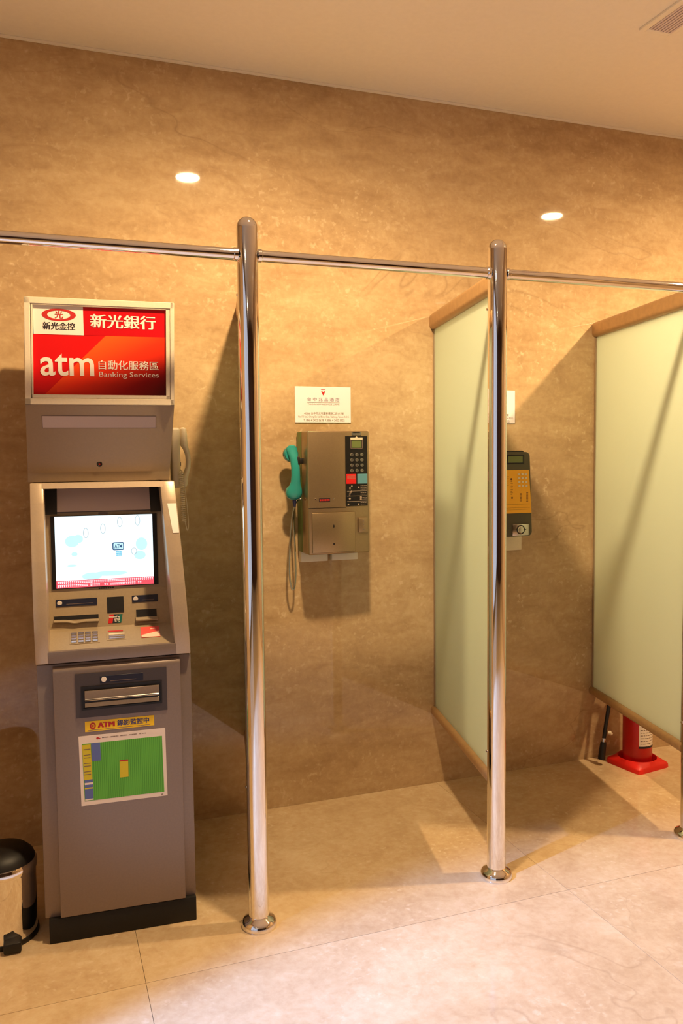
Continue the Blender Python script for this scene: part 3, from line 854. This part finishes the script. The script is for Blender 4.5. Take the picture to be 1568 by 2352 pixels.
# ------------------------------------------------------------------ payphone one
PD = D - .17
ph = thing('payphone', 'brushed steel wall payphone with teal handset and black keypad panel', 'phone', (0, 0, 0))
ph.location = (1.1, D, 1.05)
def L(x, y, z): return (x - 1.1, y - D, z - 1.05)
def pb(): return B()
def done(b, name, m, parent=ph, **k): return b.xf(L).build(name, m, parent, **k)
done(pb().box(.978, 1.232, D - .088, D - .012, 1.066, 1.551, .004), 'rear_shell', 'green')
done(pb().box(.974, 1.231, D - .17, D - .087, 1.066, 1.551, .006, 3), 'front_cover', 'stainless')
for a, b_ in ((.985, 1.10), (1.118, 1.232)):
    done(pb().box(a, b_, D - .03, D - .001, 1.022, 1.0665, .002), 'mounting_plate', 'white')
done(pb().box(.976, 1.13, D - .1712, D - .1695, 1.249, 1.2505), 'cover_seam', 'black', smooth=False)
pan1 = done(pb().box(1.1295, 1.2225, D - .1725, D - .169, 1.254, 1.5305, .001, 1), 'instruction_panel', 'black')
dz = pb()
dz.box(1.151, 1.202, D - .1742, D - .1723, 1.480, 1.4825).box(1.151, 1.1535, D - .1742, D - .1723, 1.48, 1.516).box(1.1995, 1.202, D - .1742, D - .1723, 1.48, 1.516).box(1.151, 1.202, D - .1742, D - .1723, 1.5145, 1.5165)
done(dz, 'display_frame', 'greyink', pan1, smooth=False)
done(pb().box(1.156, 1.197, D - .1734, D - .1723, 1.4845, 1.513), 'display_window', 'lcd', pan1, smooth=False)
done(pb().rect(1.151, 1.2025, 1.5165, 1.525, D - .1724).plate([(1.171, 1.525), (1.182, 1.525), (1.1765, 1.53)], D - .1724), 'coin_pointer', 'cream', pan1, smooth=False)
done(pb().box(1.157, 1.197, D - .1722, D - .1695, 1.533, 1.5475, .001, 1), 'coin_slot_plate', 'steel')
done(pb().box(1.162, 1.192, D - .1726, D - .1718, 1.5425, 1.5455), 'coin_slot', 'black', smooth=False)
btn = None
for r_ in range(4):
    for c_ in range(3):
        x, z = 1.1555 + .0212 * c_, 1.457 - .0207 * r_
        if btn is None:
            btn = B().lathe([(.0072, 0.0), (.0072, -.004), (.0058, -.0058), (0, -.0058)], seg=18, axis='y').build('button', 'steel', pan1)
            o = btn
        else:
            o = btn.copy(); COL.objects.link(o); o.parent = pan1
        o.location = L(x, D - .1722, z)
        ch = '123456789*0#'[r_ * 3 + c_]
        b = B(); put_text(b, ch, x - .0022, x + .0022, z - .003, z + .003, D - .1722 - .0061, 0, .0)
        done(b, 'button_digit', 'ink', pan1, smooth=False)
o = done(pb().box(1.131, 1.173, D - .176, D - .172, 1.342, 1.381, .001, 1), 'emergency_button', 'upred', pan1); o['label'] = 'red square button plate'
o = done(pb().box(1.178, 1.2205, D - .176, D - .172, 1.342, 1.381, .001, 1), 'volume_button', 'phoneblue', pan1); o['label'] = 'pale blue square button plate'
b = pb()
for z in (1.362, 1.367, 1.372): b.rect(1.135, 1.169, z, z + .0012, D - .1761)
for z in (1.3125, 1.293, 1.272): b.rect(1.135, 1.2195, z, z + .0012, D - .1726)
rr = random.Random(3)
for z in (1.333, 1.326, 1.319, 1.305, 1.299, 1.286, 1.280, 1.266, 1.260):
    x = 1.192
    while x < 1.216:
        w = rr.uniform(.003, .009); b.rect(x, min(x + w, 1.218), z, z + .0014, D - .1726); x += w + .0015
for x, z in ((1.155, 1.333), (1.184, 1.328), (1.140, 1.261), (1.183, 1.261)): b.ellipse(x, z, .0032, .0032, D - .1726)
for x, z in ((1.193, 1.289), (1.193, 1.281), (1.146, 1.284)): b.ellipse(x, z, .004, .004, D - .1726)
for k in range(6):
    t = k / 5; b.ellipse(1.145 + .008 * t * t, 1.296 + .016 * t, .003, .0035, D - .1728)
b.ellipse(1.147, 1.325, .003, .005, D - .1726)
done(b, 'panel_print', 'creamprint', pan1, smooth=False)['kind'] = 'stuff'
dor = done(pb().box(.988, 1.168, D - .176, D - .169, 1.073, 1.232, .004, 2), 'coin_vault_door', 'stainless')
done(pb().lathe([(0, -.0013), (.0035, -.001), (.0035, .001)], (1.0765, D - .176, 1.107), 14, 'y'), 'lock_hole', 'black', dor)
done(pb().plate([(1.0735, 1.177), (1.0765, 1.1855), (1.0795, 1.177), (1.0765, 1.1685)], D - .1758, 0, .0012), 'keyhole', 'black', dor, smooth=False)
cr = done(pb().box(1.181, 1.2215, D - .178, D - .169, 1.147, 1.207, .003, 2), 'coin_return', 'stainless')
done(pb().ellipse(1.201, 1.179, .0025, .0025, D - .1779).ellipse(1.201, 1.193, .004, .0018, D - .1779).ellipse(1.201, 1.16, .004, .002, D - .1779), 'return_mark', 'greyink', cr, smooth=False)
nl = done(pb().box(1.0185, 1.064, D - .1715, D - .1695, 1.274, 1.288), 'name_plate', 'ink', smooth=False)
b = pb()
for k in range(6): b.rect(1.021 + .007 * k, 1.0265 + .007 * k, 1.2775, 1.2845, D - .1716)
done(b, 'name_plate_print', 'redink', nl, smooth=False)
for x in (1.004, 1.0775):
    done(pb().lathe([(0, -.002), (.003, -.0015), (.004, .001)], (x, D - .17, 1.285), 12, 'y'), 'screw', 'chrome')
done(pb().lathe([(0, -.003), (.006, -.002), (.0075, .001)], (.974, D - .13, 1.285), 14, 'x'), 'side_lock', 'brown_channel')
done(pb().box(.945, .978, D - .115, D - .085, 1.424, 1.446, .003).box(.945, .956, D - .128, D - .07, 1.418, 1.452, .003), 'handset_hook', 'rubber')

def handset(parent, m, LL, cx, yb, ztop, dark='boot', ring='chrome'):
    """hanging receiver, cups turned towards the wall; ztop = top of the ear cup"""
    b = B(); secs = []
    for dz_, dx, a, bb, dy in ((0, -.010, .006, .006, .0), (-.004, -.010, .016, .012, .001), (-.013, -.010, .0225, .015, .003), (-.026, -.009, .0215, .016, .001), (-.042, -.006, .019, .0155, -.005), (-.06, -.003, .0175, .0145, -.010), (-.09, .0, .0175, .0135, -.013),
                                (-.12, .001, .018, .0135, -.012), (-.145, .001, .0195, .0145, -.008), (-.16, 0, .024, .016, -.003), (-.175, -.0015, .0305, .018, .0), (-.19, -.002, .033, .019, .003), (-.205, -.002, .029, .017, .004), (-.213, -.002, .018, .011, .004), (-.216, -.002, .008, .006, .004)):
        secs.append(((cx + dx, yb + dy, ztop + dz_), a, bb))
    b.loft(secs, 24)
    b.lathe([(.0, .0), (.026, .0), (.029, .006), (.029, .018), (.027, .022), (0, .022)], (cx - .010, yb + .002, ztop - .036), 28, 'y')
    b.lathe([(.0, .0), (.027, .0), (.031, .006), (.031, .016), (.029, .02), (0, .02)], (cx - .002, yb + .004, ztop - .187), 28, 'y')
    o = b.xf(LL).build('handset', m, parent)
    if ring:
        B().lathe([(.0, .022), (.0295, .022), (.031, .025), (.031, .031), (.028, .034), (0, .034)], (cx - .010, yb + .002, ztop - .036), 28, 'y').xf(LL).build('ear_ring', ring, o)
    B().tube([(cx - .002, yb + .004, ztop - .213), (cx - .001, yb + .005, ztop - .228), (cx, yb + .006, ztop - .243)], [.0085, .0075, .005], 14).xf(LL).build('cord_boot', dark, o)
    return o
hs1 = handset(ph, 'teal', L, .940, D - .105, 1.4975); hs1['label'] = 'glossy teal handset'
cp = smooth_path([(.940, D - .099, 1.258), (.930, D - .09, 1.20), (.924, D - .075, 1.08), (.924, D - .065, .99), (.931, D - .06, .935), (.940, D - .058, .916), (.949, D - .058, .938), (.952, D - .06, 1.0), (.949, D - .062, 1.10), (.945, D - .064, 1.20), (.952, D - .064, 1.262), (.979, D - .064, 1.285)], 8)
done(pb().tube(cp, .0042, 8), 'armoured_cord', 'steel')

# ------------------------------------------------------------------ payphone two
p2 = thing('card_payphone', 'dark olive payphone with an orange panel, half hidden by the middle post', 'phone', (1.90, D, 1.1))
def L2(x, y, z): return (x - 1.90, y - D, z - 1.1)
def d2(b, name, m, parent=p2, **k): return b.xf(L2).build(name, m, parent, **k)
def rrect(x0, x1, z0, z1, r, sk0=0.0, sk1=0.0, n=6):
    pts = []
    for cx, cz, a0 in ((x1 - r, z1 - r, 0), (x0 + r, z1 - r, 90), (x0 + r, z0 + r, 180), (x1 - r, z0 + r, 270)):
        for k in range(n + 1):
            a = R(a0 + 90 * k / n); x, z = cx + r * math.cos(a), cz + r * math.sin(a)
            t = 1 - (z - z0) / (z1 - z0)
            pts.append((x + (sk1 * t if x > (x0 + x1) / 2 else -sk0 * t), z))
    return pts
d2(pb().prism(rrect(1.80, 1.985, 1.098, 1.462, .02, .014, .014), 'y', D - .15, D - .02, .006, 3), 'body', 'olive')
d2(pb().prism(rrect(1.81, 1.965, 1.445, 1.468, .008), 'y', D - .135, D - .02, .003, 2), 'top_hood', 'rubber')
d2(pb().box(1.80, 2.028, D - .02, D - .001, 1.022, 1.12, .002), 'mounting_plate', 'cream')
lc2 = d2(pb().box(1.868, 1.955, D - .1525, D - .149, 1.411, 1.449, .003, 2), 'display_surround', 'rubber')
d2(pb().box(1.875, 1.9475, D - .1538, D - .1524, 1.417, 1.444), 'display_window', 'lcd', lc2, smooth=False)
yp = d2(pb().prism([(1.822, 1.199), (1.9935, 1.199), (1.9795, 1.385), (1.836, 1.385)], 'y', D - .1525, D - .149), 'orange_panel', 'orange', smooth=False)
kb = None
for r_ in range(4):
    for c_ in range(3):
        if kb is None:
            kb = B().box(-.0055, .0055, -.004, 0, -.0045, .0045, .0012, 1).build('button', 'cream', yp); o = kb
        else:
            o = kb.copy(); COL.objects.link(o); o.parent = yp
        o.location = L2(1.928 + .0175 * c_ + .001 * r_, D - .152, 1.3665 - .0168 * r_)
b = pb()
for x, z0, z1 in ((1.936, 1.25, 1.286), (1.941, 1.25, 1.286), (1.967, 1.248, 1.289), (1.972, 1.248, 1.289)):
    z = z0
    while z < z1: b.rect(x, x + .0034, z, z + .0034, D - .1525); z += .0052
for z in (1.237, 1.222, 1.214): b.rect(1.86, 1.985, z, z + .0007, D - .1525)
for x, z in ((1.892, 1.346), (1.896, 1.266)): b.ellipse(x, z, .0045, .0045, D - .1525)
for k in range(9): b.rect(1.889, 1.897 + .003 * (k % 2), 1.28 + .0068 * k, 1.2815 + .0068 * k, D - .1525)
for k in range(5):
    for q in range(7): b.rect(1.84 + .006 * q, 1.8445 + .006 * q, 1.32 + .009 * k, 1.3215 + .009 * k, D - .1525)
d2(b, 'panel_print', 'brownprint', yp, smooth=False)['kind'] = 'stuff'
cr2 = d2(pb().box(1.898, 1.9785, D - .155, D - .149, 1.102, 1.1515, .002, 2), 'coin_return', 'steel')
d2(pb().lathe([(0, -.001), (.0205, -.001), (.0205, .002)], (1.938, D - .155, 1.1275), 26, 'y').box(1.912, 1.965, D - .1562, D - .155, 1.126, 1.129), 'return_recess', 'rubber', cr2)
d2(pb().lathe([(.0, -.006), (.013, -.005), (.016, -.002), (.016, .001)], (1.938, D - .155, 1.1275), 24, 'y'), 'return_flap', 'steel', cr2)
d2(pb().box(1.775, 1.812, D - .12, D - .08, 1.395, 1.42, .003), 'handset_hook', 'rubber')
handset(p2, 'rubber', L2, 1.768, D - .105, 1.455, 'rubber', None)
cp = smooth_path([(1.768, D - .099, 1.215), (1.757, D - .08, 1.1), (1.757, D - .065, .98), (1.772, D - .06, .93), (1.785, D - .062, .99), (1.80, D - .064, 1.07), (1.82, D - .07, 1.105)], 8)
d2(pb().tube(cp, .0042, 8), 'armoured_cord', 'steel')

# ------------------------------------------------------------------ fire extinguisher on its red stand
EX, EY = 2.577, 3.098
es = thing('extinguisher_stand', 'square red stand with round hollow on the floor by the back wall', 'stand', (EX, EY, 0), R(9))
n = 48
def sqring(hw, r, n=48):
    """n points of a rounded square of half width hw"""
    pts = []
    for k in range(n):
        a = 2 * math.pi * k / n; c, s_ = math.cos(a), math.sin(a)
        p_ = 13.0
        q = (abs(c) ** p_ + abs(s_) ** p_) ** (-1 / p_)
        pts.append((hw * q * c, hw * q * s_))
    return pts
rings = [[(x, y, 0.0) for x, y in sqring(.102, 0)], [(x, y, .018) for x, y in sqring(.1005, 0)], [(x * .96, y * .96, .024) for x, y in sqring(.1, 0)]]
for r_, z in ((.0895, .040), (.087, .041), (.0845, .036), (.082, .008)):
    rings.append([(r_ * math.cos(2 * math.pi * k / n), r_ * math.sin(2 * math.pi * k / n), z) for k in range(n)])
b = B(); vs = [q for r_ in rings for q in r_]; fs = []
for i in range(len(rings) - 1):
    for k in range(n): fs.append((i * n + k, i * n + (k + 1) % n, (i + 1) * n + (k + 1) % n, (i + 1) * n + k))
fs.append(tuple((len(rings) - 1) * n + k for k in range(n))); fs.append(tuple(range(n))[::-1])
b.add(vs, fs).build('base_tray', 'basered', es)
ex = thing('fire_extinguisher', 'red fire extinguisher with white label standing in the red stand', 'extinguisher', (EX, EY, .0085), R(0))
B().lathe([(0, 0), (.058, 0), (.064, .006), (.066, .02), (.066, .40), (.062, .43), (.048, .455), (.026, .468), (.018, .475), (0, .475)], seg=40).build('cylinder', 'extred', ex)
def lab_arc(r, z0, z1, a0, a1, n=24):
    vs = []; fs = []
    for k in range(n + 1):
        a = R(a0 + (a1 - a0) * k / n)
        vs += [(r * math.cos(a), r * math.sin(a), z0), (r * math.cos(a), r * math.sin(a), z1)]
    for k in range(n): fs.append((2 * k, 2 * k + 2, 2 * k + 3, 2 * k + 1))
    return B().add(vs, fs)
lbx = lab_arc(.0664, .098, .30, -124, 20).build('label', 'white', ex)
lab_arc(.0668, .088, .098, -124, 20).build('label_band', 'ink', lbx)
b = B()
rr = random.Random(8)
for k in range(12):
    a0 = -118; z = .108 + .013 * k
    while a0 < 0:
        w = rr.uniform(4, 14); q = lab_arc(.0668, z, z + .003, a0, a0 + w, 3); b.add(q.v, q.f); a0 += w + 3
b.build('label_print', 'greyink', lbx)
B().lathe([(0, .475), (.014, .475), (.016, .5), (.012, .52), (0, .52)], seg=20).build('valve', 'steel', ex)
B().box(-.012, .012, -.10, .01, .515, .523, .002).box(-.010, .010, -.095, .0, .485, .491, .002).build('squeeze_handle', 'rubber', ex)
hp = smooth_path([(-.012, .0, .497), (-.06, .02, .49), (-.1, .045, .43), (-.116, .052, .34), (-.122, .052, .27), (-.134, .052, .2), (-.148, .052, .115)], 8)
B().tube(hp, .009, 12).build('hose', 'rubber', ex)
B().tube([(-.1465, .052, .118), (-.150, .052, .1)], [.0105, .0105], 14).build('hose_ferrule', 'steel', ex)
B().tube([(-.1495, .052, .101), (-.151, .052, .09), (-.156, .052, .055), (-.160, .052, .02)], [.0125, .0145, .0155, .0165], 16).build('nozzle', 'rubber', ex)
B().tube([(-.138, .036, .148), (-.13, .03, .148), (-.123, .03, .14)], [.0075, .009, .007], 10).build('hose_tag', 'cream', ex)

# ------------------------------------------------------------------ pedal bin
bn = thing('pedal_bin', 'small chrome pedal bin with black lid left of the cash machine', 'bin', (-.152, 2.664, 0))
B().lathe([(0, .012), (.0985, .012), (.0985, .206), (0, .206)], seg=48).build('body', 'chrome', bn)
B().lathe([(0, 0), (.102, 0), (.103, .004), (.1015, .014), (0, .014)], seg=48).build('base_ring', 'rubber', bn)
B().lathe([(0, .207), (.1015, .207), (.1025, .212), (.1025, .228), (.0985, .236), (0, .236)], seg=48).build('lid_rim', 'chrome', bn)
B().lathe([(.098, .235), (.092, .25), (.075, .266), (.045, .276), (0, .28)], seg=40).build('lid', 'lidblack', bn)
b = B(); b.box(-.025, .025, -.135, -.09, .004, .034, .005, 2)
b.xf(lambda x, y, z: (x + .028, y + .004, z)); b.build('pedal', 'rubber', bn)
